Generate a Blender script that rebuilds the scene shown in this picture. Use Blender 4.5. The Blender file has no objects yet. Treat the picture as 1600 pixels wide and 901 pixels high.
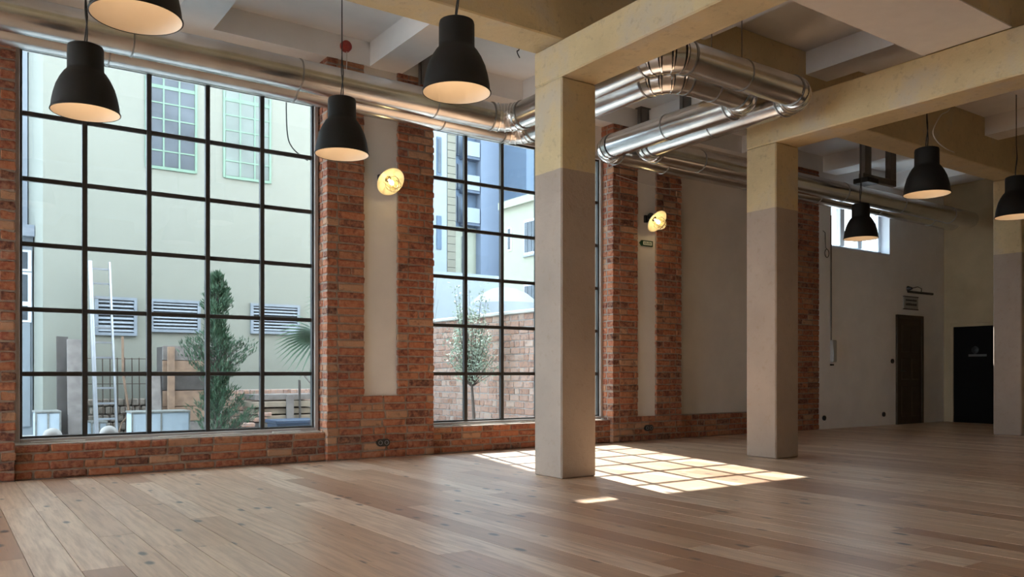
import bpy, bmesh, math, random
from mathutils import Vector, Matrix

random.seed(7)
scene = bpy.context.scene
col = scene.collection

# ------------------------------------------------------------------ camera
FPX, HORIZON = 1285.0, 583.0
THETA = math.atan(FPX / 1830.0)
cam_data = bpy.data.cameras.new('camera')
cam = bpy.data.objects.new('camera', cam_data)
col.objects.link(cam)
cam.location = (0, 0, 1.0)
cam.rotation_euler = (math.pi / 2, 0, -THETA)
cam_data.sensor_fit = 'HORIZONTAL'
cam_data.sensor_width = 36.0
cam_data.lens = 36.0 * FPX / 1600.0
cam_data.shift_y = (HORIZON - 450.5) / 1600.0
cam_data.clip_end = 300
scene.camera = cam

# ------------------------------------------------------------------ sky, sun, exposure
world = bpy.data.worlds.new('sky')
scene.world = world
world.use_nodes = True
wn = world.node_tree.nodes
wn['Background'].inputs[0].default_value = (0.73, 0.88, 1.0, 1)
wn['Background'].inputs[1].default_value = 11.0
SUN_DIR = Vector((0.24, 1.0, 0.926)).normalized()
sun_data = bpy.data.lights.new('sun', 'SUN')
sun_data.energy = 29.0
sun_data.angle = 0.0093
sun_data.color = (1.0, 0.95, 0.88)
sun = bpy.data.objects.new('sun', sun_data)
col.objects.link(sun)
sun.location = (8, 40, 40)
sun.rotation_euler = SUN_DIR.to_track_quat('Z', 'Y').to_euler()

vs = scene.view_settings
vs.view_transform = 'Standard'
try:
    vs.look = 'None'
except Exception:
    pass
vs.gamma = 1.0
vs.use_curve_mapping = False
vs.exposure = 0.42
try:
    scene.cycles.use_denoising = True
    scene.cycles.denoiser = 'OPENIMAGEDENOISE'
    scene.cycles.sample_clamp_indirect = 8.0
    scene.cycles.max_bounces = 10
    scene.cycles.diffuse_bounces = 6
    scene.cycles.transparent_max_bounces = 16
    scene.cycles.caustics_reflective = False
    scene.cycles.caustics_refractive = False
except Exception:
    pass

# ------------------------------------------------------------------ materials
MATS = {}


def new_mat(name):
    m = bpy.data.materials.new(name)
    m.use_nodes = True
    MATS[name] = m
    nt = m.node_tree
    return m, nt, nt.nodes['Principled BSDF']


def ramp(nt, fac, stops):
    r = nt.nodes.new('ShaderNodeValToRGB')
    els = r.color_ramp.elements
    while len(els) < len(stops):
        els.new(0.5)
    for e, (p, c) in zip(els, stops):
        e.position = p
        e.color = (c[0], c[1], c[2], 1)
    nt.links.new(fac, r.inputs[0])
    return r.outputs[0]


def coords(nt, scale=(1, 1, 1), kind='Object'):
    tc = nt.nodes.new('ShaderNodeTexCoord')
    mp = nt.nodes.new('ShaderNodeMapping')
    mp.inputs['Scale'].default_value = scale
    nt.links.new(tc.outputs[kind], mp.inputs[0])
    return mp.outputs[0]


def noise(nt, vec, scale, detail=4, rough=0.55):
    n = nt.nodes.new('ShaderNodeTexNoise')
    n.inputs['Scale'].default_value = scale
    n.inputs['Detail'].default_value = detail
    n.inputs['Roughness'].default_value = rough
    nt.links.new(vec, n.inputs['Vector'])
    return n.outputs[0]


def bump(nt, height, strength, dist, bsdf):
    b = nt.nodes.new('ShaderNodeBump')
    b.inputs['Strength'].default_value = strength
    b.inputs['Distance'].default_value = dist
    nt.links.new(height, b.inputs['Height'])
    nt.links.new(b.outputs[0], bsdf.inputs['Normal'])


def mixc(nt, fac, a, b, mode='MIX'):
    m = nt.nodes.new('ShaderNodeMix')
    m.data_type = 'RGBA'
    m.blend_type = mode
    for s, v in ((m.inputs[0], fac), (m.inputs[6], a), (m.inputs[7], b)):
        if isinstance(v, (int, float)):
            s.default_value = v
        elif isinstance(v, tuple):
            s.default_value = (v[0], v[1], v[2], 1)
        else:
            nt.links.new(v, s)
    return m.outputs[2]


def math_node(nt, op, a, b=None):
    m = nt.nodes.new('ShaderNodeMath')
    m.operation = op
    for i, v in enumerate((a, b)):
        if v is None:
            continue
        if isinstance(v, (int, float)):
            m.inputs[i].default_value = v
        else:
            nt.links.new(v, m.inputs[i])
    return m.outputs[0]


def plain(name, c, rough=0.6, metal=0.0, var=0.12, scale=6.0, bmp=0.0, spec=0.5):
    """a painted or plain surface: colour with fine mottling and relief"""
    m, nt, b = new_mat(name)
    v = coords(nt)
    n = noise(nt, v, scale)
    lo = tuple(x * (1 - var) for x in c)
    hi = tuple(min(1, x * (1 + var)) for x in c)
    nt.links.new(ramp(nt, n, [(0.3, lo), (0.7, hi)]), b.inputs['Base Color'])
    b.inputs['Roughness'].default_value = rough
    b.inputs['Metallic'].default_value = metal
    b.inputs['Specular IOR Level'].default_value = spec
    if bmp:
        bump(nt, noise(nt, v, scale * 8, 3), bmp, 0.01, b)
    return m


def emissive(name, c, strength):
    m, nt, b = new_mat(name)
    b.inputs['Base Color'].default_value = (c[0], c[1], c[2], 1)
    b.inputs['Emission Color'].default_value = (c[0], c[1], c[2], 1)
    b.inputs['Emission Strength'].default_value = strength
    return m


def brick_mat(name, stops, island=False, bleach=0.0):
    m, nt, b = new_mat(name)
    if island:
        g = nt.nodes.new('ShaderNodeNewGeometry')
        rnd = g.outputs['Random Per Island']
    else:
        oi = nt.nodes.new('ShaderNodeObjectInfo')
        rnd = oi.outputs['Random']
    base = ramp(nt, rnd, stops)
    geo = nt.nodes.new('ShaderNodeNewGeometry')
    n1 = noise(nt, geo.outputs['Position'], 22, 5, 0.65)
    n2 = noise(nt, geo.outputs['Position'], 5.5, 3)
    c = mixc(nt, ramp(nt, n1, [(0.38, (0, 0, 0)), (0.72, (1, 1, 1))]), base, (0.50, 0.24, 0.13))
    c = mixc(nt, ramp(nt, n2, [(0.58, (0, 0, 0)), (0.80, (0.55, 0.55, 0.55))]), c, (0.42, 0.33, 0.26))
    c = mixc(nt, 0.75, base, c)
    n3 = noise(nt, geo.outputs['Position'], 11, 4)
    c = mixc(nt, ramp(nt, n3, [(0.28, (0.7, 0.7, 0.7)), (0.45, (0, 0, 0))]), c, (0.09, 0.035, 0.028))
    nt.links.new(c, b.inputs['Base Color'])
    b.inputs['Roughness'].default_value = 0.85
    bump(nt, n1, 0.9, 0.015, b)
    return m


BRICK_STOPS = [(0.0, (0.07, 0.026, 0.022)), (0.18, (0.20, 0.052, 0.032)), (0.45, (0.30, 0.085, 0.042)),
               (0.72, (0.39, 0.128, 0.060)), (0.90, (0.34, 0.155, 0.085)), (1.0, (0.46, 0.285, 0.180))]
brick_mat('brick', BRICK_STOPS)
brick_mat('brick_many', BRICK_STOPS, island=True)
YARD_STOPS = [(0.0, (0.20, 0.135, 0.12)), (0.4, (0.28, 0.20, 0.18)), (0.8, (0.32, 0.26, 0.24)), (1.0, (0.36, 0.315, 0.29))]
brick_mat('yard_brick', YARD_STOPS)
plain('mortar', (0.285, 0.222, 0.182), 0.95, var=0.25, scale=14, bmp=0.5)
plain('yard_mortar', (0.330, 0.310, 0.300), 0.95, var=0.2, scale=14, bmp=0.5)
plain('white_plaster', (0.800, 0.790, 0.790), 0.85, var=0.04, scale=2.5, bmp=0.08)
plain('niche_plaster', (0.70, 0.66, 0.62), 0.85, var=0.05, scale=2.5, bmp=0.08)
plain('ochre_plaster', (0.50, 0.40, 0.25), 0.85, var=0.10, scale=2.0, bmp=0.15)
plain('window_frame', (0.40, 0.36, 0.34), 0.5, var=0.06)
plain('muntin', (0.030, 0.028, 0.027), 0.42, var=0.1)
plain('foam', (0.75, 0.73, 0.68), 0.9, var=0.1, scale=30, bmp=0.6)
plain('lamp_black', (0.012, 0.0115, 0.011), 0.6, var=0.08, spec=0.25)
plain('lamp_inside', (0.80, 0.72, 0.62), 0.6, var=0.02)
plain('cord_black', (0.02, 0.02, 0.02), 0.6)
plain('black_plastic', (0.012, 0.012, 0.012), 0.35)
plain('socket_grey', (0.25, 0.26, 0.28), 0.4)
plain('steel_grey', (0.17, 0.16, 0.155), 0.5, metal=0.5)
plain('alarm_red', (0.32, 0.03, 0.02), 0.35)
plain('cable_white', (0.62, 0.58, 0.54), 0.5)
plain('door_brown', (0.055, 0.040, 0.026), 0.5, var=0.2)
plain('door_black', (0.006, 0.006, 0.006), 0.8, spec=0.15)
plain('plate_grey', (0.13, 0.13, 0.13), 0.5)
plain('sign_green', (0.012, 0.05, 0.025), 0.35)
plain('sign_white', (0.75, 0.78, 0.70), 0.5)
plain('poster_paper', (0.42, 0.40, 0.38), 0.6)
plain('ink', (0.05, 0.04, 0.04), 0.6)
plain('window_white', (0.70, 0.76, 0.84), 0.4, var=0.03)
plain('enamel', (0.850, 0.790, 0.600), 0.35, var=0.05)
plain('wire_steel', (0.5, 0.45, 0.35), 0.3, metal=0.9)
plain('box_grey', (0.38, 0.38, 0.37), 0.5)
plain('soffit_white', (0.78, 0.74, 0.71), 0.8, var=0.03)
plain('sub_floor', (0.06, 0.04, 0.03), 0.9)
# outdoors
plain('facade_cream', (0.205, 0.213, 0.188), 0.9, var=0.02, scale=0.6)
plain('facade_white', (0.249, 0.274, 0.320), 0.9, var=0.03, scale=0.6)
plain('green_paint', (0.135, 0.225, 0.175), 0.5)
plain('louvre_grey', (0.185, 0.217, 0.261), 0.5)
plain('louvre_dark', (0.026, 0.032, 0.038), 0.6)
plain('far_glass', (0.085, 0.100, 0.120), 0.25, var=0.35, scale=1.2, spec=0.15)
plain('pale_glass', (0.165, 0.195, 0.190), 0.25, var=0.25, scale=1.2, spec=0.15)
plain('aluminium', (0.354, 0.376, 0.420), 0.35, metal=0.7)
plain('timber_grey', (0.166, 0.149, 0.143), 0.85, var=0.25, scale=9)
plain('timber_dark', (0.057, 0.050, 0.048), 0.85, var=0.25, scale=9)
plain('timber_tan', (0.215, 0.142, 0.100), 0.85, var=0.25, scale=9)
plain('timber_pale', (0.241, 0.198, 0.154), 0.85, var=0.2, scale=9)
plain('rust', (0.044, 0.027, 0.021), 0.7)
plain('white_metal', (0.342, 0.412, 0.481), 0.5, var=0.08)
plain('rim_metal', (0.158, 0.163, 0.156), 0.6, var=0.3, scale=20)
plain('tub_blue', (0.035, 0.058, 0.105), 0.5)
plain('ball_white', (0.298, 0.271, 0.256), 0.5, var=0.15, scale=4)
plain('yard_concrete', (0.450, 0.450, 0.440), 0.9, var=0.2, scale=1.5, bmp=0.2)
plain('stone_rubble', (0.240, 0.207, 0.178), 0.95, var=0.35, scale=9, bmp=0.7)
plain('thuja_green', (0.045, 0.097, 0.054), 0.7, var=0.45, scale=5)
plain('palm_green', (0.054, 0.112, 0.059), 0.55, var=0.35, scale=5)
plain('olive_green', (0.233, 0.300, 0.238), 0.6, var=0.35, scale=5)
plain('bark', (0.070, 0.058, 0.052), 0.9, var=0.3, scale=12)
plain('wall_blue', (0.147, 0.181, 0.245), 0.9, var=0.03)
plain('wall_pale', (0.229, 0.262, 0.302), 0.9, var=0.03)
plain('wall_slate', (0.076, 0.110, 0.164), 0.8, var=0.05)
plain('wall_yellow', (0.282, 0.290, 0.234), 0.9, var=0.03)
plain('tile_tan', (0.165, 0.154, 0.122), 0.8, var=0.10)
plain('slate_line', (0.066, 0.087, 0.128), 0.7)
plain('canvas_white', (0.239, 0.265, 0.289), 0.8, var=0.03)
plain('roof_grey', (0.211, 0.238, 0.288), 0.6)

emissive('bulb_glow', (1.0, 0.80, 0.42), 7.0)


def glass_mat(name, tint):
    m = bpy.data.materials.new(name)
    m.use_nodes = True
    MATS[name] = m
    nt = m.node_tree
    nt.nodes.remove(nt.nodes['Principled BSDF'])
    tr = nt.nodes.new('ShaderNodeBsdfTransparent')
    tr.inputs[0].default_value = (*tint, 1)
    gl = nt.nodes.new('ShaderNodeBsdfGlossy')
    gl.inputs['Roughness'].default_value = 0.02
    lw = nt.nodes.new('ShaderNodeLayerWeight')
    fr = math_node(nt, 'MULTIPLY_ADD', math_node(nt, 'POWER', lw.outputs['Facing'], 4.0), 0.5)
    fr.node.inputs[2].default_value = 0.02
    mx = nt.nodes.new('ShaderNodeMixShader')
    nt.links.new(fr, mx.inputs[0])
    nt.links.new(tr.outputs[0], mx.inputs[1])
    nt.links.new(gl.outputs[0], mx.inputs[2])
    nt.links.new(mx.outputs[0], nt.nodes['Material Output'].inputs[0])


glass_mat('window_glass', (0.70, 0.72, 0.72))
glass_mat('clear_glass', (0.95, 0.96, 0.96))
glass_mat('lamp_glass', (0.97, 0.93, 0.80))


def duct_mat():
    m, nt, b = new_mat('duct_foil')
    v = coords(nt, (1, 1, 1))
    n = noise(nt, v, 3.0, 3)
    nt.links.new(ramp(nt, n, [(0.3, (0.56, 0.55, 0.54)), (0.7, (0.70, 0.69, 0.68))]), b.inputs['Base Color'])
    b.inputs['Metallic'].default_value = 1.0
    b.inputs['Roughness'].default_value = 0.24
    bump(nt, noise(nt, v, 9, 2), 0.12, 0.01, b)


duct_mat()
plain('duct_seam', (0.34, 0.33, 0.32), 0.35, metal=1.0)
plain('seam_bright', (0.82, 0.80, 0.78), 0.18, metal=1.0)


def concrete_mat(name, ochre, grey, split):
    """old painted concrete: ochre above the paint line, grey-brown below it"""
    m, nt, b = new_mat(name)
    geo = nt.nodes.new('ShaderNodeNewGeometry')
    pos = geo.outputs['Position']
    n1 = noise(nt, pos, 1.3, 5, 0.6)
    n2 = noise(nt, pos, 13, 5, 0.65)
    n3 = noise(nt, pos, 60, 2)
    sh = lambda c, k: tuple(x * k for x in c)
    oc = ramp(nt, n1, [(0.30, sh(ochre, 0.84)), (0.52, ochre), (0.66, (ochre[0] * 0.88, ochre[1] * 0.96, ochre[2] * 1.28)), (0.8, (ochre[0] * 1.06, ochre[1] * 1.10, ochre[2] * 1.2))])
    if split is None:
        c = oc
    else:
        gc = ramp(nt, n1, [(0.3, sh(grey, 0.90)), (0.7, sh(grey, 1.10))])
        sx = nt.nodes.new('ShaderNodeSeparateXYZ')
        nt.links.new(pos, sx.inputs[0])
        zz = math_node(nt, 'ADD', sx.outputs[2], math_node(nt, 'MULTIPLY', n2, 0.02))
        c = mixc(nt, math_node(nt, 'GREATER_THAN', zz, split), gc, oc)
    c = mixc(nt, ramp(nt, n2, [(0.56, (0, 0, 0)), (0.74, (0.55, 0.55, 0.55))]), c, (0.32, 0.24, 0.16))
    nt.links.new(c, b.inputs['Base Color'])
    b.inputs['Roughness'].default_value = 0.75
    h = math_node(nt, 'ADD', n2, math_node(nt, 'MULTIPLY', n3, 0.3))
    bump(nt, h, 0.35, 0.012, b)


OCHRE = (0.63, 0.50, 0.29)
concrete_mat('column_paint', OCHRE, (0.40, 0.320, 0.262), 2.95)
concrete_mat('beam_ochre', OCHRE, None, None)


def wood_floor(name, island):
    m, nt, b = new_mat(name)
    if island:
        g = nt.nodes.new('ShaderNodeNewGeometry')
        rnd = g.outputs['Random Per Island']
    else:
        oi = nt.nodes.new('ShaderNodeObjectInfo')
        rnd = oi.outputs['Random']
    geo = nt.nodes.new('ShaderNodeNewGeometry')
    off = nt.nodes.new('ShaderNodeVectorMath')
    off.operation = 'MULTIPLY_ADD'
    comb = nt.nodes.new('ShaderNodeCombineXYZ')
    for i in range(3):
        nt.links.new(rnd, comb.inputs[i])
    nt.links.new(comb.outputs[0], off.inputs[0])
    off.inputs[1].default_value = (37.0, 91.0, 53.0)
    nt.links.new(geo.outputs['Position'], off.inputs[2])
    mp = nt.nodes.new('ShaderNodeMapping')
    mp.inputs['Scale'].default_value = (9.0, 0.55, 1.0)
    nt.links.new(off.outputs[0], mp.inputs[0])
    grain = noise(nt, mp.outputs[0], 3.5, 6, 0.62)
    mp2 = nt.nodes.new('ShaderNodeMapping')
    mp2.inputs['Scale'].default_value = (5.0, 2.2, 1.0)
    nt.links.new(off.outputs[0], mp2.inputs[0])
    vor = nt.nodes.new('ShaderNodeTexVoronoi')
    vor.inputs['Scale'].default_value = 1.15
    nt.links.new(mp2.outputs[0], vor.inputs['Vector'])
    nk = noise(nt, off.outputs[0], 9.0, 3)
    kd = math_node(nt, 'ADD', vor.outputs['Distance'], math_node(nt, 'MULTIPLY', nk, 0.12))
    knot = ramp(nt, kd, [(0.15, (1, 1, 1)), (0.23, (0, 0, 0))])
    base = ramp(nt, rnd, [(0.0, (0.38, 0.195, 0.105)), (0.22, (0.54, 0.340, 0.210)), (0.6, (0.67, 0.460, 0.310)),
                          (0.88, (0.80, 0.610, 0.455)), (1.0, (0.47, 0.240, 0.130))])
    c = mixc(nt, ramp(nt, grain, [(0.35, (0.75, 0.75, 0.75)), (0.60, (0, 0, 0))]), base, (0.34, 0.200, 0.125))
    c = mixc(nt, 0.85, base, c)
    mp3 = nt.nodes.new('ShaderNodeMapping')
    mp3.inputs['Scale'].default_value = (14.0, 0.9, 1.0)
    nt.links.new(off.outputs[0], mp3.inputs[0])
    streak = noise(nt, mp3.outputs[0], 2.2, 4, 0.6)
    c = mixc(nt, ramp(nt, streak, [(0.24, (0.8, 0.8, 0.8)), (0.34, (0, 0, 0))]), c, (0.16, 0.085, 0.05))
    c = mixc(nt, knot, c, (0.055, 0.032, 0.022))
    nt.links.new(c, b.inputs['Base Color'])
    rr = ramp(nt, grain, [(0.3, (0.44, 0.44, 0.44)), (0.7, (0.36, 0.36, 0.36))])
    nt.links.new(rr, b.inputs['Roughness'])
    b.inputs['Specular IOR Level'].default_value = 1.0
    b.inputs['Coat Weight'].default_value = 0.45
    b.inputs['Coat Roughness'].default_value = 0.32
    bump(nt, grain, 0.10, 0.004, b)


wood_floor('oak_plank', False)
wood_floor('oak_plank_many', True)


# ------------------------------------------------------------------ mesh helpers
class MB:
    def __init__(self):
        self.v, self.f = [], []

    def box(self, x0, x1, y0, y1, z0, z1):
        n = len(self.v)
        self.v += [(x, y, z) for z in (z0, z1) for y in (y0, y1) for x in (x0, x1)]
        self.f += [tuple(n + i for i in q) for q in ((0, 2, 3, 1), (4, 5, 7, 6), (0, 1, 5, 4), (2, 6, 7, 3), (0, 4, 6, 2), (1, 3, 7, 5))]
        return self

    def bar(self, p, q, w, d, up=(0, 0, 1)):
        """rectangular bar from p to q, w across, d along 'up'"""
        p, q = Vector(p), Vector(q)
        t = (q - p).normalized()
        s = t.cross(Vector(up))
        if s.length < 1e-5:
            s = t.cross(Vector((1, 0, 0)))
        s.normalize()
        u = s.cross(t)
        n = len(self.v)
        for e in (p, q):
            for a, b in ((-1, -1), (1, -1), (1, 1), (-1, 1)):
                self.v.append(tuple(e + s * (a * w / 2) + u * (b * d / 2)))
        self.f += [(n + 3, n + 2, n + 1, n), (n + 4, n + 5, n + 6, n + 7)]
        for i in range(4):
            j = (i + 1) % 4
            self.f.append((n + i, n + j, n + 4 + j, n + 4 + i))
        return self

    def tube(self, pts, r, n=10, caps=True):
        pts = [Vector(p) for p in pts]
        rs = r if isinstance(r, (list, tuple)) else [r] * len(pts)
        base = len(self.v)
        ref = None
        for i, p in enumerate(pts):
            t = (pts[min(i + 1, len(pts) - 1)] - pts[max(i - 1, 0)]).normalized()
            if ref is None:
                ref = Vector((0, 0, 1)) if abs(t.z) < 0.9 else Vector((1, 0, 0))
            a = (ref - t * ref.dot(t)).normalized()
            ref = a
            b = t.cross(a)
            for k in range(n):
                w = 2 * math.pi * k / n
                self.v.append(tuple(p + (a * math.cos(w) + b * math.sin(w)) * rs[i]))
        for i in range(len(pts) - 1):
            for k in range(n):
                k2 = (k + 1) % n
                self.f.append((base + i * n + k, base + i * n + k2, base + (i + 1) * n + k2, base + (i + 1) * n + k))
        if caps:
            self.f.append(tuple(base + k for k in reversed(range(n))))
            e = base + (len(pts) - 1) * n
            self.f.append(tuple(e + k for k in range(n)))
        return self

    def lathe(self, prof, n=32, M=None, close=False):
        M = M or Matrix.Identity(4)
        base = len(self.v)
        for r, z in prof:
            for k in range(n):
                w = 2 * math.pi * k / n
                self.v.append(tuple(M @ Vector((r * math.cos(w), r * math.sin(w), z))))
        m = len(prof)
        for i in range(m - 1 + (1 if close else 0)):
            i2 = (i + 1) % m
            for k in range(n):
                k2 = (k + 1) % n
                self.f.append((base + i * n + k, base + i * n + k2, base + i2 * n + k2, base + i2 * n + k))
        return self

    def ring(self, c, axis, R, w, t, n=32):
        """flat band around a pipe: radius R, width w along the axis, thickness t"""
        q = Vector(axis).to_track_quat('Z', 'Y').to_matrix().to_4x4()
        M = Matrix.Translation(Vector(c)) @ q
        return self.lathe([(R, -w / 2), (R + t, -w / 2), (R + t, w / 2), (R, w / 2)], n, M, True)

    def poly(self, pts):
        n = len(self.v)
        self.v += [tuple(p) for p in pts]
        self.f.append(tuple(range(n, n + len(pts))))
        return self

    def mesh(self, name, mat, smooth=False, bevel=0.0):
        me = bpy.data.meshes.new(name)
        me.from_pydata(self.v, [], self.f)
        if bevel:
            bm = bmesh.new()
            bm.from_mesh(me)
            bmesh.ops.bevel(bm, geom=list(bm.edges), offset=bevel, segments=1, affect='EDGES')
            bm.to_mesh(me)
            bm.free()
        me.materials.append(MATS[mat])
        me.update()
        if smooth:
            me.shade_smooth()
            me.set_sharp_from_angle(angle=math.radians(38))
        return me

    def build(self, name, mat, parent=None, smooth=False, bevel=0.0, local=False):
        return link(name, self.mesh(name, mat, smooth, bevel), parent, local)


def link(name, me, parent=None, local=False):
    o = bpy.data.objects.new(name, me)
    col.objects.link(o)
    if parent is not None:
        o.parent = parent
        if not local:
            o.matrix_parent_inverse = WORLD[parent.name]
    if o.name not in WORLD:
        WORLD[o.name] = Matrix.Identity(4)
    return o


WORLD = {}      # inverse of each parent's world matrix (translations only)


def tag(o, label, cat, group=None, kind=None):
    o['label'] = label
    o['category'] = cat
    if group:
        o['group'] = group
    if kind:
        o['kind'] = kind
    return o


def thing(name, loc, label, cat, group=None, kind=None):
    o = bpy.data.objects.new(name, None)
    col.objects.link(o)
    o.location = loc
    o.empty_display_size = 0.1
    WORLD[o.name] = Matrix.Translation(-Vector(loc))
    return tag(o, label, cat, group, kind)


def copy_tree(o, parent=None):
    c = o.copy()
    col.objects.link(c)
    c.parent = parent
    for ch in list(o.children):
        copy_tree(ch, c)
    return c


def struct(name, mb, mat, label, cat, bevel=0.0, smooth=False):
    return tag(mb.build(name, mat, bevel=bevel, smooth=smooth), label, cat, kind='structure')


# ------------------------------------------------------------------ dimensions (metres, measured from the photograph)
YW = 8.85            # inner face of the brick piers
YG = 9.13            # plane of the window glass
YO = 9.36            # outer face of the wall
ZS = 4.88            # slab
ZR = 4.60            # underside of ribs and lintel
ZB = 4.15            # underside of the cross beams
X0, X1 = -10.0, 17.2
Y0 = -4.5
COLS = (4.84, 8.03, 14.22)
CW = 0.43

# ------------------------------------------------------------------ floor
floor = struct('floor', MB().box(X0, X1 + 0.3, Y0, YO, -0.16, -0.016), 'sub_floor', 'oak plank floor of knotty boards across the whole hall', 'floor')
PW, GAP = 0.208, 0.0036
plank_cache = {}


def plank_mesh(L):
    key = round(L, 2)
    if key not in plank_cache:
        plank_cache[key] = MB().box(-PW / 2 + GAP / 2, PW / 2 - GAP / 2, 0.0009, key - 0.0009, -0.015, 0).mesh('plank', 'oak_plank')
    return plank_cache[key]


def in_view(x, y):
    c, s = math.cos(THETA), math.sin(THETA)
    r, w = x * c - y * s, x * s + y * c
    if w < 1.5:
        return False
    u, v = 800 + FPX * r / w, HORIZON + FPX / w
    return -40 < u < 1640 and v < 960


rng = random.Random(11)
planks = []
nrow = int((X1 - X0) / PW)
for i in range(nrow + 1):
    x = X0 + PW * (i + 0.5)
    y = Y0 - rng.uniform(0, 2.0)
    while y < YW + 0.05:
        L = round(rng.choice((1.4, 1.8, 2.2, 2.2, 2.6)), 2)
        a, e = max(y, Y0), min(y + L, YW + 0.05)
        if e - a > 0.05:
            vis = any(in_view(x, a + (e - a) * t) for t in (0, 0.25, 0.5, 0.75, 1))
            planks.append((vis, x, a, round(e - a, 2)))
        y += L
seen = sorted([p for p in planks if p[0]], key=lambda p: (p[1] * math.sin(THETA) + (p[2] + p[3] / 2) * math.cos(THETA)))
near = seen[:300]
nearset = set(near)
for vis, x, a, L in near:
    o = link('plank', plank_mesh(L), floor)
    o.location = (x, a, rng.uniform(-0.0003, 0.0003))
rest = MB()
for p in planks:
    if p not in nearset:
        vis, x, a, L = p
        z = rng.uniform(-0.0008, 0.0008)
        rest.box(x - PW / 2 + GAP / 2, x + PW / 2 - GAP / 2, a + 0.001, a + L - 0.001, -0.015, z)
o = rest.build('distant_planks', 'oak_plank_many', floor)
o['kind'] = 'stuff'

# ------------------------------------------------------------------ bricks
brick_cache = {}


def brick_mesh(L, H, D, mat, k):
    """one irregular brick: chipped box with its own wobble; local x = length, y = depth, z = height"""
    key = (round(L, 2), round(H, 3), round(D, 2), mat, k)
    if key in brick_cache:
        return brick_cache[key]
    r = random.Random(hash(key) & 0xffff)
    L, H, D = key[0], key[1], key[2]
    j = min(0.0065, H * 0.08)
    mb = MB()
    mb.box(0, L, 0, D, 0, H)
    me = mb.mesh('brick', mat)
    bm = bmesh.new()
    bm.from_mesh(me)
    bmesh.ops.bevel(bm, geom=list(bm.edges), offset=0.010, segments=1, affect='EDGES')
    for v in bm.verts:
        v.co += Vector((r.uniform(-j, j), r.uniform(-j * 0.5, j * 0.5), r.uniform(-j, j)))
    bm.to_mesh(me)
    bm.free()
    brick_cache[key] = me
    return me


def put_brick(parent, x, y, z, L, H, D, axis, mat, r):
    """axis 'x': length along +x, depth along +y; axis 'y': length along +y, depth along +x ('-y': depth along -x)"""
    o = link('brick', brick_mesh(L, H, D, mat, r.randrange(3)), parent)
    off = r.uniform(-0.006, 0.003)
    if axis == 'x':
        o.location = (x, y + off, z)
    elif axis == 'y':                       # face towards -x at x
        o.rotation_euler = (0, 0, -math.pi / 2)
        o.location = (x + off, y + L, z)
    else:                                   # face towards +x at x
        o.rotation_euler = (0, 0, math.pi / 2)
        o.location = (x - off, y, z)
    return o


def course_row(a, b, L, half, gap, r):
    """start and length of the bricks of one course between a and b"""
    out, x = [], a
    first = True
    while x < b - 0.02:
        if first and half:
            l = L * 0.48
        else:
            l = L * (0.48 if r.random() < 0.22 else 1.0)
        l *= r.uniform(0.94, 1.04)
        if b - (x + l) < 0.07:
            l = b - x
        out.append((x, l))
        x += l + gap
        first = False
    return out


CH = 0.0926
GP = 0.0165


def pier(name, xa, xb, niche, label, left=True, right=True, visible_from=None):
    p = thing(name, ((xa + xb) / 2, YW, 0), label, 'brick pier', kind='structure')
    core = MB()
    if niche:
        na, nb, nz = niche
        core.box(xa + 0.006, na, YW + 0.011, YO, 0, ZR)
        core.box(nb, xb - 0.006, YW + 0.011, YO, 0, ZR)
        core.box(na, nb, YW + 0.011, YO, 0, nz)
        core.box(na, nb, YW + 0.14, YO, nz, ZR)
    else:
        core.box(xa + 0.006, xb - 0.006, YW + 0.011, YO, 0, ZR)
    core.build('mortar_core', 'mortar', p)
    if niche:
        MB().box(na - 0.02, nb + 0.02, YW + 0.035, YW + 0.10, nz - 0.02, ZR).build('plaster_panel', 'niche_plaster', p, bevel=0.004)
    r = random.Random(int(xa * 1000))
    n = int(ZR / CH)
    D = 0.115
    for i in range(n + 1):
        z = i * CH + GP * 0.5
        H = min(CH - GP, ZR - z)
        if H < 0.02:
            break
        even = i % 2 == 0
        spans = [(xa, xb)]
        if niche and z + H * 0.5 > nz:
            spans = [(xa, na), (nb, xb)]
        for a, b in spans:
            aa = a + (D + GP if (even and left and a == xa) else 0)
            bb = b - (D + GP if (even and right and b == xb) else 0)
            for x, l in course_row(aa, bb, 0.282, not even, GP, r):
                if visible_from is None or x > visible_from:
                    put_brick(p, x, YW, z, l, H, D, 'x', 'brick', r)
        ya = YW if even else YW + D + GP
        if left:
            for y, l in course_row(ya, YG + 0.02, 0.29, even, GP, r):
                put_brick(p, xa, y, z, l, H, D, 'y', 'brick', r)
        if right:
            put_brick(p, xb, ya, z, YG + 0.02 - ya, H, D, '-y', 'brick', r)
    return p


pier('pier_wall', -0.87, 0.611, None, 'plain brick pier without a plaster panel at the frame edge', left=False, visible_from=-0.35)
pier('pier_wall', 3.648, 5.04, (4.105, 4.546, 0.708), 'brick pier with white plaster panel between the two tall windows')
pier('pier_wall', 7.993, 9.401, (8.484, 8.866, 0.358), 'brick pier with white panel and green arrow sign between the columns')
pier('pier_wall', 12.15, 12.905, None, 'narrow dim brick pier beside the white wall with the high window', left=False, right=False)


def sill_wall(xa, xb, y, label, top=0.335, courses=4):
    p = thing('sill_wall', ((xa + xb) / 2, y, 0), label, 'brick wall', kind='structure')
    MB().box(xa, xb, y + 0.011, YO, 0, top - 0.004).build('mortar_core', 'mortar', p)
    ch = top / courses
    r = random.Random(int(xb * 977))
    for i in range(courses):
        for x, l in course_row(xa, xb, 0.285, i % 2 == 0, GP, r):
            put_brick(p, x, y, i * ch + GP * 0.4, l, ch - GP, 0.2, 'x', 'brick', r)
    return p


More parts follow.
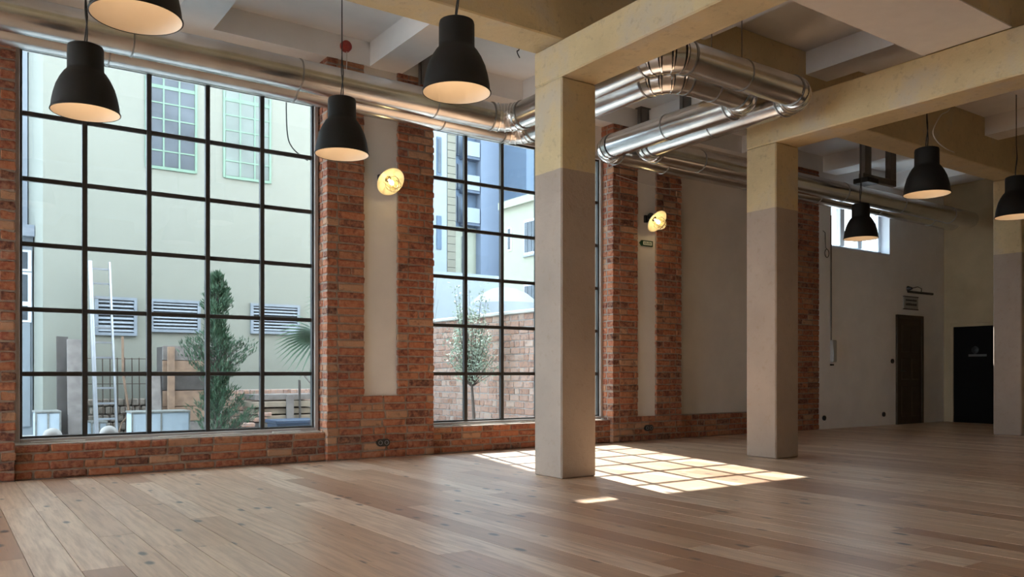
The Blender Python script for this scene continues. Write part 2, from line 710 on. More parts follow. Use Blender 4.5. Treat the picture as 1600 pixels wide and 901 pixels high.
sill_wall(-3.77, -0.87, 8.91, 'low brick wall under the window beyond the frame edge')
sill_wall(0.611, 3.648, 8.91, 'low brick wall under the window facing the ladder and tree')
sill_wall(5.04, 7.993, 8.91, 'low brick wall under the window behind the nearest column')
sill_wall(9.401, 12.15, 8.90, 'low brick base course under the blank plastered bay', top=0.36)

# blank plastered bay between the second and third pier, white wall beyond
struct('niche_wall', MB().box(9.401, 12.15, 9.0, YO, 0.36, ZR), 'niche_plaster', 'plain plastered wall bay set back between two brick piers', 'wall')
WWX = (13.27, 15.15, 3.30, 4.22)      # high window opening
w = MB()
w.box(12.905, WWX[0], YW, 9.115, 0, ZR)
w.box(WWX[0], WWX[1], YW, 9.115, 0, WWX[2])
w.box(WWX[0], WWX[1], YW, 9.115, WWX[3], ZR)
w.box(WWX[1], X1 + 0.3, YW, 9.115, 0, ZR)
struct('wall_front', w, 'white_plaster', 'white plastered wall with a small high window and a narrow door', 'wall')
# lintel band above the windows and wall beyond the frame
l = MB()
l.box(X0, 12.905, YW, YO, ZR, ZS)
l.box(12.905, X1, YW, YO, ZR, ZS)
struct('lintel_beam', l, 'white_plaster', 'white lintel band running above windows and piers', 'beam')
l = MB()
for a, b in ((-3.77, -0.87), (0.611, 3.648), (5.04, 7.993)):
    l.box(a, b, YG - 0.03, YO, 4.16, ZR)
struct('trim_1', l, 'white_plaster', 'white panel strip closing the wall above each tall window', 'wall trim')
w = MB()
w.box(X0, -8.15, YW, YO, 0, ZR)
w.box(-5.15, -3.77, YW, YO, 0, ZR)
w.box(-8.15, -5.15, YW, YO, 0, 0.33)
w.box(-8.15, -5.15, YW, YO, 4.16, ZR)
struct('wall_corner', w, 'white_plaster', 'plastered window side wall beyond the frame', 'wall')
struct('wall_shade_block', MB().box(-1.0, X1 + 0.3, Y0, YO, ZS + 0.32, 13.0), 'white_plaster', 'unseen block added over the hall to shade the yard building', 'wall')  # unseen mass added overhead to keep skylight off the yard building
struct('wall_end', MB().box(X1, X1 + 0.25, Y0, YW, 0, ZS), 'ochre_plaster', 'ochre plastered end wall holding the black door', 'wall')
struct('wall_back', MB().box(X0, X1 + 0.3, Y0 - 0.25, Y0, 0, ZS), 'ochre_plaster', 'plain wall at the back of the hall', 'wall')
w = MB()  # unseen side wall, its openings added to let more skylight in
w.box(X0 - 0.3, X0, Y0 - 0.25, YO, 0, 0.36)
w.box(X0 - 0.3, X0, Y0 - 0.25, 2.6, 0.36, ZS)
w.box(X0 - 0.3, X0, 2.6, 8.2, 4.15, ZS)
w.box(X0 - 0.3, X0, 8.2, YO, 0.36, ZS)
for y in (5.4,):
    w.box(X0 - 0.3, X0, y - 0.15, y + 0.15, 0.36, 4.15)
struct('wall_left', w, 'white_plaster', 'side wall beyond the frame with two tall openings added for light', 'wall')
# ------------------------------------------------------------------ ceiling
ceiling = struct('ceiling', MB().box(X0 - 0.3, X1 + 0.3, Y0 - 0.3, YO, ZS, ZS + 0.3), 'white_plaster', 'white slab ceiling between concrete ribs', 'ceiling')
k = 0
x = 2.18 - 2.21 * 3
while x < X1:
    for a, b in ((Y0, 3.52), (4.33, 6.08), (6.51, YW)):
        MB().box(x - 0.21, x + 0.21, a, b, ZR, ZS).build('ceiling_rib', 'white_plaster', ceiling)
    x += 2.21

struct('cross_beam', MB().box(X0, X1, 6.08, 6.51, ZB, ZS), 'beam_ochre', 'ochre concrete cross beam running over the column row', 'beam', bevel=0.012)
sb = struct('cross_beam', MB().box(X0, X1, 3.52, 4.33, ZB + 0.012, ZS), 'beam_ochre', 'wide ochre cross beam faced with a white board underneath', 'beam')
MB().box(5.27, 8.03, 3.515, 4.335, ZB, ZB + 0.012).build('soffit_board', 'soffit_white', sb)
MB().box(8.46, 14.22, 3.515, 4.335, ZB, ZB + 0.012).build('soffit_board', 'soffit_white', sb)
MB().box(X0, 4.84, 3.515, 4.335, ZB, ZB + 0.012).build('soffit_board', 'soffit_white', sb)

col_labels = ('nearest concrete column with ochre top standing beside the sunlit floor patch',
              'concrete column standing in front of the blank plastered bay',
              'farthest concrete column at the frame edge near the black door')
gir_labels = ('ochre concrete girder resting on the nearest column',
              'ochre concrete girder over the column before the plastered bay',
              'ochre concrete girder over the farthest column')
for i, (cx_, zb) in enumerate(zip(COLS, (3.805, 3.70, 3.72))):
    struct('column', MB().box(cx_, cx_ + CW, 6.08, 6.08 + CW, 0, ZB if i == 2 else zb), 'column_paint', col_labels[i], 'column', bevel=0.014)
    struct('girder_beam', MB().box(cx_ - 0.002, cx_ + CW + 0.002, Y0, 6.08 + CW, zb, ZB - 0.002), 'beam_ochre', gir_labels[i], 'beam', bevel=0.014)


# ------------------------------------------------------------------ windows
def tall_window(name, xs, zs, label, glass='window_glass'):
    p = thing(name, ((xs[0] + xs[-1]) / 2, YG, zs[0]), label, 'window', kind='structure')
    a, b, z0, z1 = xs[0], xs[-1], zs[0], zs[-1]
    fw = 0.045
    fr = MB()
    fr.box(a - fw, a, YG - 0.06, YG + 0.05, z0 - fw, z1 + fw)
    fr.box(b, b + fw, YG - 0.06, YG + 0.05, z0 - fw, z1 + fw)
    fr.box(a, b, YG - 0.06, YG + 0.05, z0 - fw, z0)
    fr.box(a, b, YG - 0.06, YG + 0.05, z1, z1 + fw)
    fr.build('window_frame', 'window_frame', p, bevel=0.004)
    for x in xs:
        MB().box(x - 0.024, x + 0.024, YG - 0.030, YG + 0.024, z0, z1).build('vertical_bar', 'muntin', p, bevel=0.004)
    for z in zs:
        MB().box(a, b, YG - 0.020, YG + 0.018, z - 0.022, z + 0.022).build('horizontal_bar', 'muntin', p, bevel=0.004)
    for i in range(len(xs) - 1):
        for j in range(len(zs) - 1):
            MB().box(xs[i] + 0.014, xs[i + 1] - 0.014, YG - 0.003, YG + 0.003, zs[j] + 0.014, zs[j + 1] - 0.014).build('pane', glass, p)
    # ragged white mounting foam on the brick ledge
    r = random.Random(int(a * 100))
    fo = MB()
    x = a - fw
    while x < b + fw:
        l = r.uniform(0.12, 0.34)
        fo.box(x, min(x + l, b + fw), YG - 0.085 - r.uniform(0, 0.02), YG - 0.055, z0 - fw - 0.004, z0 - fw + 0.008 + r.uniform(0.000, 0.012))
        x += l
    fo.build('foam_seal', 'foam', p)
    return p


ZSROW = (0.375, 0.995, 1.615, 2.240, 2.865, 3.490, 4.115)
tall_window('window_1', (0.662, 1.220, 1.815, 2.402, 2.992, 3.590), ZSROW, 'tall black grid window looking onto the ladder and conifer')
tall_window('window_2', (5.085, 5.660, 6.235, 6.820, 7.400, 7.945), ZSROW, 'tall black grid window looking onto the olive tree and brick yard wall')
tall_window('added_window_3', (-3.72, -3.14, -2.55, -1.96, -1.50, -0.92), ZSROW, 'tall black grid window added beyond the edge of the frame for daylight', 'clear_glass')  # out of view, added to brighten the hall

tall_window('added_window_5', (-8.10, -7.52, -6.93, -6.34, -5.76, -5.20), ZSROW, 'second tall black grid window added beyond the edge of the frame for daylight', 'clear_glass')  # further unseen window, added for more light indoors

# small white high window
p = thing('window_4', (14.21, YG, WWX[2]), 'small white framed window high in the white wall', 'window', kind='structure')
a, b, z0, z1 = WWX
f = MB()
yy = (YW + 0.16, YW + 0.24)
for q in ((a, a + 0.02), (b - 0.10, b)):
    f.box(q[0], q[1], *yy, z0, z1)
f.box(a, b, *yy, z0, z0 + 0.07)
f.box(a, b, *yy, z1 - 0.07, z1)
f.build('window_frame', 'window_white', p, bevel=0.006)
xm = (a + 0.02, 13.83, 14.40, b - 0.10)
for i, x in enumerate(xm[1:3]):
    MB().box(x - 0.07, x + 0.07, yy[0] - 0.02, yy[1], z0 + 0.07, z1 - 0.07).build('mullion', 'window_white', p, bevel=0.006)
for i in range(3):
    MB().box(xm[i] + 0.03, xm[i + 1] - 0.03, yy[0] + 0.03, yy[0] + 0.036, z0 + 0.05, z1 - 0.05).build('pane', 'window_glass', p)
rv = MB()
rv.box(a, b, YW - 0.012, yy[0], z0 - 0.03, z0 + 0.004)
rv.box(b - 0.004, b + 0.02, YW - 0.012, yy[0], z0, z1)
rv.build('reveal_board', 'window_white', p)

# ------------------------------------------------------------------ doors
d = thing('door_1', (15.86, YW, 0), 'narrow dark brown panelled door in the white wall under the notice', 'door', kind='structure')
MB().box(15.44, 16.29, YW - 0.02, YW + 0.02, 0.0, 2.085).build('door_leaf', 'door_brown', d)
f = MB()
f.box(15.38, 15.45, YW - 0.04, YW + 0.02, 0, 2.14)
f.box(16.28, 16.35, YW - 0.04, YW + 0.02, 0, 2.14)
f.box(15.38, 16.35, YW - 0.04, YW + 0.02, 2.08, 2.15)
f.build('door_frame', 'door_brown', d, bevel=0.006)
for z0, z1 in ((0.15, 0.75), (0.88, 1.30), (1.42, 1.95)):
    for x0, x1 in ((15.54, 15.82), (15.91, 16.19)):
        MB().box(x0, x1, YW - 0.032, YW - 0.015, z0, z1).build('door_panel', 'door_brown', d, bevel=0.008)
hd = MB().tube([(15.53, YW - 0.02, 1.05), (15.53, YW - 0.07, 1.05), (15.63, YW - 0.07, 1.05)], 0.011, 8)
hd.build('door_handle', 'black_plastic', d, smooth=True)

d = thing('door_2', (X1, 8.15, 0), 'wide black door in the ochre end wall', 'door', kind='structure')
MB().box(X1 - 0.03, X1 + 0.02, 7.55, 8.64, 0.0, 1.96).build('door_leaf', 'door_black', d)
f = MB()
f.box(X1 - 0.05, X1 + 0.02, 8.63, 8.70, 0, 2.02)
f.box(X1 - 0.05, X1 + 0.02, 7.49, 7.56, 0, 2.02)
f.box(X1 - 0.05, X1 + 0.02, 7.49, 8.70, 1.95, 2.02)
f.build('door_frame', 'ochre_plaster', d, bevel=0.006)
MB().box(X1 - 0.04, X1 - 0.028, 7.98, 8.33, 1.34, 1.385).build('door_plate', 'plate_grey', d)
MB().lathe([(0.001, 0), (0.075, 0), (0.07, 0.02), (0.001, 0.03)], 20, Matrix.Translation((X1 - 0.03, 8.20, 1.47)) @ Matrix.Rotation(-math.pi / 2, 4, 'Y')).build('door_viewer', 'black_plastic', d, smooth=True)

# ------------------------------------------------------------------ ducts
RD = 0.152
ZD = 3.95


def duct(path, label, straps):
    p = thing('ventilation_duct', (path[1][0], path[1][1], ZD), label, 'duct', 'foil clad ventilation ducts')
    P = [Vector((x, y, ZD)) for x, y in path]
    RB = 0.27
    ends = []
    for i in range(1, len(P) - 1):
        a = (P[i - 1] - P[i]).normalized()
        b = (P[i + 1] - P[i]).normalized()
        s0, s1 = P[i] + a * RB, P[i] + b * RB
        ends.append((s0, s1))
        c = P[i] + (a + b) * RB
        arc = []
        for k in range(6):
            t = (math.pi / 2) * k / 5
            arc.append(c + (-b) * RB * math.cos(t) + (-a) * RB * math.sin(t))
        gores = MB()
        for k in range(5):
            gores.tube([arc[k], arc[k + 1]], RD + 0.003, 32, caps=False)
        el = gores.build('elbow', 'duct_foil', p, smooth=True)
        for k in range(6):
            t = (arc[min(k + 1, 5)] - arc[max(k - 1, 0)]).normalized()
            MB().ring(arc[k], t, RD + 0.001, 0.014, 0.010).build('seam_ring', 'duct_seam' if k in (0, 5) else 'seam_bright', el)
    st = P[0]
    for i, (s0, s1) in enumerate(ends + [(P[-1], None)]):
        L = (s0 - st).length
        run = MB().tube([st, s0], RD, 36).build('duct_run', 'duct_foil', p, smooth=True)
        t = (s0 - st).normalized()
        n = max(1, int(L / straps))
        for k in range(n):
            q = st + t * (L * (k + 0.5) / n)
            MB().ring(q, t, RD - 0.001, 0.014, 0.006).build('strap', 'duct_seam', run, smooth=True)
            if i == 2:
                MB().tube([q + Vector((0, 0, RD)), Vector((q.x, q.y, ZS))], 0.005, 6).build('hanger_rod', 'steel_grey', run)
        st = s1
    return p


duct([(X0, 7.87), (5.50, 7.87), (5.50, 5.355), (7.58, 5.355), (7.58, 7.87), (16.3, 7.87)],
     'round foil clad duct on the room side, outer one of the two', 1.45)
duct([(X0, 8.22), (5.90, 8.22), (5.90, 5.75), (7.20, 5.75), (7.20, 8.22), (16.3, 8.22)],
     'round foil clad duct next to the window wall, inner one of the two', 1.62)

# ------------------------------------------------------------------ pendant lamps
def make_pendant():
    p = thing('pendant_lamp', (0, 0, 0), '', 'lamp', 'black bell pendant lamps')
    R = 0.243
    prof = [(0.02, 0.515), (0.10, 0.515), (0.122, 0.505), (0.127, 0.485), (0.128, 0.33), (0.132, 0.315), (0.150, 0.295), (0.178, 0.250),
            (0.205, 0.190), (0.224, 0.120), (0.235, 0.06), (0.239, 0.02), (R, 0.012), (R + 0.004, 0.006), (R + 0.004, 0.0), (R, -0.003), (R - 0.004, 0.0)]
    MB().lathe(prof, 48).build('shade', 'lamp_black', p, smooth=True, local=True)
    inner = [(R - 0.004, 0.0), (0.234, 0.02), (0.230, 0.06), (0.219, 0.118), (0.200, 0.187), (0.173, 0.246), (0.146, 0.290), (0.124, 0.315), (0.122, 0.49), (0.02, 0.50)]
    MB().lathe(list(reversed(inner)), 48).build('shade_lining', 'lamp_inside', p, smooth=True, local=True)
    MB().lathe([(0.001, 0.50), (0.024, 0.50), (0.024, 0.40), (0.001, 0.40)], 16).build('lamp_holder', 'black_plastic', p, smooth=True, local=True)
    b = [(0.001, 0.29), (0.020, 0.295), (0.030, 0.315), (0.031, 0.33), (0.022, 0.365), (0.014, 0.40)]
    MB().lathe(b, 16).build('bulb', 'bulb_dim', p, smooth=True, local=True)
    return p


emissive('bulb_dim', (1.0, 0.78, 0.52), 1.5)  # weak warm glow given to the pendant bulbs
proto = make_pendant()
LAMPS = [((0.93, 5.00), 'black bell pendant cut off by the top edge of the picture'),
         ((0.95, 7.05), 'black bell pendant hanging before the tall window, beside the white building corner'),
         ((3.05, 5.03), 'black bell pendant hanging beside the ochre beam, largest fully visible shade'),
         ((3.05, 7.05), 'black bell pendant hanging before the first white panelled brick pier'),
         ((9.08, 4.86), 'black bell pendant hanging under the girder beside a loose white cable'),
         ((11.26, 7.02), 'black bell pendant hanging in front of the small high window'),
         ((11.32, 4.90), 'black bell pendant cut off by the side edge near the farthest column')]
for i, ((x, y), lab) in enumerate(LAMPS):
    o = proto if i == 0 else copy_tree(proto)
    o.location = (x, y, 3.0)
    o['label'] = lab
    r = random.Random(i)
    pts, z = [], 3.0 + 0.51
    ang = r.uniform(0, 6)
    for s in range(25):
        t = s / 24
        amp = 0.013 * math.sin(math.pi * min(1, t * 3 + 0.15)) * (1 - t * 0.7)
        pts.append((amp * math.sin(ang + t * 15), amp * math.cos(ang * 1.3 + t * 11), 0.51 + (ZS - 3.51) * t))
    MB().tube(pts, 0.0055, 6).build('cord', 'cord_black', o, smooth=True, local=True)
    MB().lathe([(0.001, ZS - 3.0 - 0.03), (0.04, ZS - 3.0 - 0.03), (0.045, ZS - 3.0)], 16).build('ceiling_rose', 'lamp_black', o, smooth=True, local=True)
    ld = bpy.data.lights.new('bulb_light', 'POINT')
    ld.energy = 0.5
    ld.color = (1.0, 0.74, 0.46)
    ld.shadow_soft_size = 0.045
    lo = bpy.data.objects.new('bulb_light', ld)
    col.objects.link(lo)
    lo.parent = o
    lo.location = (0, 0, 0.24)

# ------------------------------------------------------------------ wall lamps
def wall_lamp(x, z, label):
    y = YW + 0.03
    p = thing('wall_lamp', (x, y, z), label, 'lamp', 'caged bulkhead wall lamps')
    ax = Vector((0.10, -0.80, -0.60)).normalized()
    q = ax.to_track_quat('Z', 'Y').to_matrix().to_4x4()
    c = Vector((x, y - 0.20, z))
    M = Matrix.Translation(c) @ q
    MB().lathe([(0.05, -0.10), (0.055, -0.09), (0.075, -0.06), (0.14, -0.025), (0.172, 0.0), (0.176, 0.004), (0.172, 0.008), (0.135, -0.015), (0.07, -0.045), (0.04, -0.06)], 40, M).build('reflector_dish', 'enamel', p, smooth=True)
    MB().lathe([(0.001, -0.17), (0.045, -0.17), (0.055, -0.15), (0.055, -0.07), (0.001, -0.07)], 24, M).build('lamp_housing', 'black_plastic', p, smooth=True)
    b = c + ax * -0.15
    MB().tube([tuple(b), (x - 0.02, y - 0.04, z + 0.05), (x - 0.02, y, z + 0.05)], 0.016, 10).build('arm', 'black_plastic', p, smooth=True)
    MB().box(x - 0.07, x + 0.03, y - 0.03, y + 0.01, z + 0.0, z + 0.11).build('wall_plate', 'black_plastic', p, bevel=0.006)
    MB().lathe([(0.060, -0.05), (0.064, 0.03), (0.062, 0.09), (0.045, 0.125), (0.02, 0.138), (0.001, 0.14)], 28, M).build('glass_jar', 'lamp_glass', p, smooth=True)
    MB().lathe([(0.001, 0.065), (0.018, 0.060), (0.028, 0.04), (0.028, 0.02), (0.016, -0.02), (0.012, -0.05)], 20, M).build('bulb', 'bulb_glow', p, smooth=True)
    cage = thing_part = None
    for k in range(6):
        w = math.pi * 2 * k / 6 + 0.3
        pts = [(0.085, -0.02), (0.088, 0.06), (0.078, 0.12), (0.045, 0.155), (0.0, 0.165)]
        MB().tube([tuple(M @ Vector((r * math.cos(w), r * math.sin(w), zz))) for r, zz in pts], 0.0032, 6).build('cage_wire', 'wire_steel', p, smooth=True)
    for r, zz in ((0.088, 0.05), (0.072, 0.128)):
        pts = [tuple(M @ Vector((r * math.cos(t), r * math.sin(t), zz))) for t in [2 * math.pi * k / 24 for k in range(25)]]
        MB().tube(pts, 0.0032, 6).build('cage_ring', 'wire_steel', p, smooth=True)
    ld = bpy.data.lights.new('wall_bulb_light', 'POINT')
    ld.energy = 1.0
    ld.color = (1.0, 0.76, 0.42)
    ld.shadow_soft_size = 0.03
    lo = bpy.data.objects.new('wall_bulb_light', ld)
    col.objects.link(lo)
    lo.parent = p
    lo.matrix_parent_inverse = WORLD[p.name]
    lo.location = c + ax * 0.09
    return p


wall_lamp(4.36, 3.24, 'lit caged wall lamp on the white panel between the windows')
wall_lamp(8.70, 3.24, 'lit caged wall lamp above the green arrow sign')

# small arrow sign under the second wall lamp
s = thing('exit_sign', (8.68, YW + 0.03, 2.93), 'small dark green arrow shaped sign on the white pier panel', 'sign')
ys = YW + 0.012
n = MB()
for yy_ in (ys, ys + 0.02):
    n.v += [(8.535, yy_, 2.935), (8.575, yy_, 2.975), (8.80, yy_, 2.975), (8.80, yy_, 2.890), (8.575, yy_, 2.890)]
n.f = [(0, 1, 2, 3, 4), (9, 8, 7, 6, 5)] + [(i, (i + 1) % 5 + 0, (i + 1) % 5 + 5, i + 5) for i in range(5)]
n.build('sign_board', 'sign_green', s)
MB().box(8.60, 8.775, ys - 0.003, ys, 2.908, 2.958).build('white_field', 'sign_white', s)
mk = MB()
for i, (x, hh) in enumerate(((8.620, 0.030), (8.650, 0.034), (8.682, 0.026), (8.712, 0.034), (8.742, 0.030))):
    mk.box(x, x + 0.013, ys - 0.005, ys - 0.003, 2.917, 2.917 + hh)
mk.build('pictogram', 'sign_green', s)

# notice over the door and its picture light
s = thing('notice_board', (15.9, YW, 2.27), 'small framed notice with two dark lines above the narrow door', 'notice')
MB().box(15.645, 16.165, YW - 0.02, YW + 0.002, 2.275, 2.52).build('paper', 'poster_paper', s)
f = MB()
f.box(15.635, 16.175, YW - 0.026, YW, 2.512, 2.530)
f.box(15.635, 16.175, YW - 0.026, YW, 2.265, 2.283)
f.build('rail', 'ink', s)
r = random.Random(3)
for z, hh in ((2.435, 0.035), (2.345, 0.050)):
    t = MB()
    x = 15.71
    while x < 16.10:
        wd = r.uniform(0.018, 0.032)
        t.box(x, x + wd, YW - 0.023, YW - 0.0195, z, z + hh * r.uniform(0.8, 1.0))
        x += wd + 0.008
    t.build('text_line', 'ink', s)
s = thing('picture_light', (15.9, YW, 2.65), 'black bar picture light mounted over the framed notice', 'lamp')
MB().lathe([(0.001, 0.10), (0.02, 0.09), (0.05, 0.02), (0.055, 0.0), (0.001, 0.0)], 20, Matrix.Translation((15.82, YW, 2.68)) @ Matrix.Rotation(math.pi / 2, 4, 'X')).build('wall_mount', 'black_plastic', s, smooth=True)
MB().tube([(15.82, YW - 0.08, 2.68), (15.82, YW - 0.20, 2.70), (15.85, YW - 0.26, 2.66), (15.86, YW - 0.25, 2.59)], 0.008, 8).build('arm', 'black_plastic', s, smooth=True)
MB().tube([(15.39, YW - 0.25, 2.578), (16.28, YW - 0.25, 2.578)], 0.024, 14).build('light_bar', 'black_plastic', s, smooth=True)

# ------------------------------------------------------------------ sockets and small wall items
def socket(x, z, label, double, y=YW, grp='black wall sockets'):
    p = thing('wall_socket', (x, y, z), label, 'socket', grp)
    w = 0.085 if double else 0.055
    out = []
    for k in range(24):
        t = 2 * math.pi * k / 24
        cxx = (w - 0.045) * (1 if math.cos(t) > 0 else -1) if double else 0
        out.append((x + cxx + 0.045 * math.cos(t), z + 0.045 * math.sin(t)))
    m = MB()
    n = len(out)
    m.v = [(a, y - 0.022, b) for a, b in out] + [(a, y + 0.004, b) for a, b in out]
    m.f = [tuple(range(n)), tuple(reversed(range(n, 2 * n)))] + [(i, i + n, (i + 1) % n + n, (i + 1) % n) for i in range(n)]
    m.build('cover_plate', 'black_plastic', p)
    for dx in ((-0.04, 0.04) if double else (0,)):
        MB().lathe([(0.026, 0.0), (0.026, 0.004), (0.021, 0.004), (0.021, -0.012), (0.001, -0.012)], 18,
                   Matrix.Translation((x + dx, y - 0.022, z)) @ Matrix.Rotation(math.pi / 2, 4, 'X')).build('socket_ring', 'socket_grey' if double else 'black_plastic', p, smooth=True)


socket(4.344, 0.181, 'black double wall socket low on the brick pier between windows', True)
socket(8.693, 0.190, 'black double wall socket below the green arrow sign pier panel', True)
socket(13.04, 0.200, 'black wall socket low on the white wall next to the dim brick pier', False)
socket(14.95, 0.212, 'black wall socket low on the white wall near the narrow door', False)
socket(15.25, 1.237, 'black light switch beside the narrow brown door', False, grp=None)
q = thing('junction_box', (13.30, YW, 1.3), 'slim grey box at the end of the wall conduit', 'box')
MB().box(13.235, 13.345, YW - 0.06, YW + 0.005, 1.20, 1.60).build('box_body', 'box_grey', q, bevel=0.008)
MB().box(13.245, 13.335, YW - 0.066, YW - 0.058, 1.22, 1.58).build('box_lid', 'box_grey', q)
MB().box(13.225, 13.29, YW - 0.04, YW, 1.14, 1.17).build('cable_gland', 'black_plastic', q)
q = MB().tube([(13.245, YW - 0.012, 1.60), (13.245, YW - 0.012, 3.85)], 0.011, 8).build('conduit', 'door_brown', smooth=True)
tag(q, 'thin brown conduit running down the white wall by the high window', 'conduit')
pts = [(13.0, YW - 0.01, 3.55), (13.05, YW - 0.02, 3.52), (13.07, YW - 0.02, 3.25)]
for k in range(15):
    t = 2 * math.pi * k / 14
    pts.append((13.09 + 0.06 * math.sin(t), YW - 0.03, 3.15 + 0.075 * math.cos(t)))
q = MB().tube(pts, 0.007, 6).build('cable_loop', 'cord_black', smooth=True)
tag(q, 'coiled dark cable end hanging on the white wall beside the brick', 'cable')

# alarm sounder on the lintel with its cable
q = thing('alarm_sounder', (3.87, YW, 4.76), 'round red fire alarm sounder on the white lintel', 'alarm')
MB().lathe([(0.001, 0.06), (0.04, 0.06), (0.062, 0.045), (0.066, 0.0), (0.001, 0.0)], 28, Matrix.Translation((3.87, YW, 4.755)) @ Matrix.Rotation(math.pi / 2, 4, 'X')).build('sounder_body', 'alarm_red', q, smooth=True)
MB().lathe([(0.001, 0.066), (0.022, 0.066), (0.024, 0.06)], 20, Matrix.Translation((3.87, YW, 4.755)) @ Matrix.Rotation(math.pi / 2, 4, 'X')).build('sounder_grille', 'alarm_red', q, smooth=True)
MB().tube([(3.875, YW - 0.03, 4.70), (3.88, YW - 0.02, 4.6), (3.865, YW - 0.03, 4.3), (3.87, YW - 0.02, 4.0)], 0.006, 6).build('cable', 'cable_white', q, smooth=True)

# loose cables
def cable(pts, mat, label, r=0.006):
    P = [Vector(p) for p in pts]
    out = []
    for i in range(len(P) - 1):
        p0, p1, p2, p3 = P[max(i - 1, 0)], P[i], P[i + 1], P[min(i + 2, len(P) - 1)]
        for k in range(8):
            t = k / 8
            out.append(0.5 * ((2 * p1) + (p2 - p0) * t + (2 * p0 - 5 * p1 + 4 * p2 - p3) * t * t + (3 * p1 - p0 - 3 * p2 + p3) * t ** 3))
    out.append(P[-1])
    o = MB().tube(out, r, 6).build('loose_cable', mat, smooth=True)
    tag(o, label, 'cable')


cable([(9.95, 4.95, 4.875), (9.80, 4.95, 4.17), (9.555, 4.95, 3.99), (9.385, 4.95, 3.78), (9.47, 4.95, 3.68), (9.67, 4.95, 3.625), (9.86, 4.95, 3.61)], 'cable_white', 'loose white cable dangling from the ceiling near the hanging lamp')
cable([(5.03, 7.0, 4.875), (5.014, 7.0, 4.43), (4.98, 7.0, 4.36), (5.014, 7.0, 4.30)], 'cord_black', 'short dark wire end poking from the ceiling by the nearest column')
cable([(3.36, 9.37, 4.35), (3.38, 9.40, 3.85), (3.45, 9.42, 3.66), (3.62, 9.37, 3.52)], 'cord_black', 'thin cable hanging outside the tall window corner', 0.008)
cable([(8.05, 8.845, 3.86), (8.6, 8.84, 3.80), (9.0, 8.84, 3.79), (9.42, 8.845, 3.84)], 'cable_white', 'yellowish cable strung across the second pier below the ducts', 0.005)

# steel posts holding pipes under the lintel, and the hanging frame further on
for i, (x, y, z, lab) in enumerate(((4.87, 8.76, 4.48, 'grey steel post between duct and ceiling behind a pendant'),
                                    (8.50, 8.76, 4.50, 'grey steel post on the lintel above the second brick pier'),
                                    (8.52, 7.95, 4.58, 'grey steel post hanging beside the returning ducts'))):
    p = thing('steel_post', (x, y, z), lab, 'steel post', 'steel posts above the ducts')
    m = MB()
    m.box(x - 0.08, x + 0.08, y - 0.035, y - 0.027, z, ZS - 0.012)
    m.box(x - 0.08, x - 0.072, y - 0.035, y + 0.035, z, ZS - 0.012)
    m.box(x + 0.072, x + 0.08, y - 0.035, y + 0.035, z, ZS - 0.012)
    m.build('channel', 'steel_grey', p)
    MB().box(x - 0.10, x + 0.10, y - 0.06, y + 0.06, ZS - 0.012, ZS).build('head_plate', 'steel_grey', p)
p = thing('hanging_frame', (11.6, 7.4, 3.9), 'dark steel hanger frame below the ceiling near the high window', 'steel frame')
for x, w_ in ((11.98, 0.09), (12.70, 0.08)):
    MB().box(x - w_, x + w_, 7.34, 7.44, 4.12, ZS).build('hanger_post', 'steel_grey', p, bevel=0.006)
MB().box(11.86, 12.80, 7.35, 7.43, 4.03, 4.13).build('cross_bar', 'steel_grey', p, bevel=0.006)
MB().box(11.82, 12.12, 7.25, 7.50, 3.97, 4.05).build('clamp', 'black_plastic', p, bevel=0.006)

# ================================================================== OUTDOORS
GZ = -0.10
g = MB()
g.box(-40, 60, YO, 70, GZ - 0.2, GZ)
g.box(-60, X0 - 0.3, -40, YO, GZ - 0.2, GZ)
struct('ground', g, 'yard_concrete', 'grey concrete yard outside the windows', 'ground')

# cream building across the yard
YF = 15.5
fb = thing('yard_building', (4.2, YF, GZ), 'cream rendered building with green framed windows across the yard', 'building')
MB().box(1.458, 7.1, YF, YF + 6, GZ, 9.75).build('facade_wall', 'facade_cream', fb)
MB().box(1.458, 6.5, YF, YF + 6, 9.75, 12.5).build('upper_wall', 'facade_cream', fb)


def grid_window(parent, xa, xb, za, zb, nx, nz, glass, bars, y=YF, thick=()):
    f = MB()
    f.box(xa - 0.04, xa, y - 0.02, y + 0.06, za - 0.04, zb + 0.04)
    f.box(xb, xb + 0.04, y - 0.02, y + 0.06, za - 0.04, zb + 0.04)
    f.box(xa, xb, y - 0.03, y + 0.06, za - 0.05, za)
    f.box(xa, xb, y - 0.02, y + 0.06, zb, zb + 0.04)
    fr = f.build('window', bars, parent)
    for i in range(nx):
        for j in range(nz):
            x0, x1 = xa + (xb - xa) * i / nx, xa + (xb - xa) * (i + 1) / nx
            z0, z1 = za + (zb - za) * j / nz, za + (zb - za) * (j + 1) / nz
            MB().box(x0 + 0.01, x1 - 0.01, y - 0.006, y + 0.002, z0 + 0.01, z1 - 0.01).build('pane', glass, fr)
    b = MB()
    for i in range(1, nx):
        x0 = xa + (xb - xa) * i / nx
        b.box(x0 - 0.014, x0 + 0.014, y - 0.018, y, za, zb)
    for j in range(1, nz):
        z0 = za + (zb - za) * j / nz
        t = 0.03 if j in thick else 0.012
        b.box(xa, xb, y - 0.016, y, z0 - t, z0 + t)
    b.build('glazing_bar', bars, fr)
    return fr


grid_window(fb, 3.06, 3.86, 4.66, 7.2, 3, 9, 'far_glass', 'green_paint', thick=(5,))
grid_window(fb, 4.40, 5.22, 4.66, 7.2, 3, 9, 'pale_glass', 'green_paint', thick=(5,))


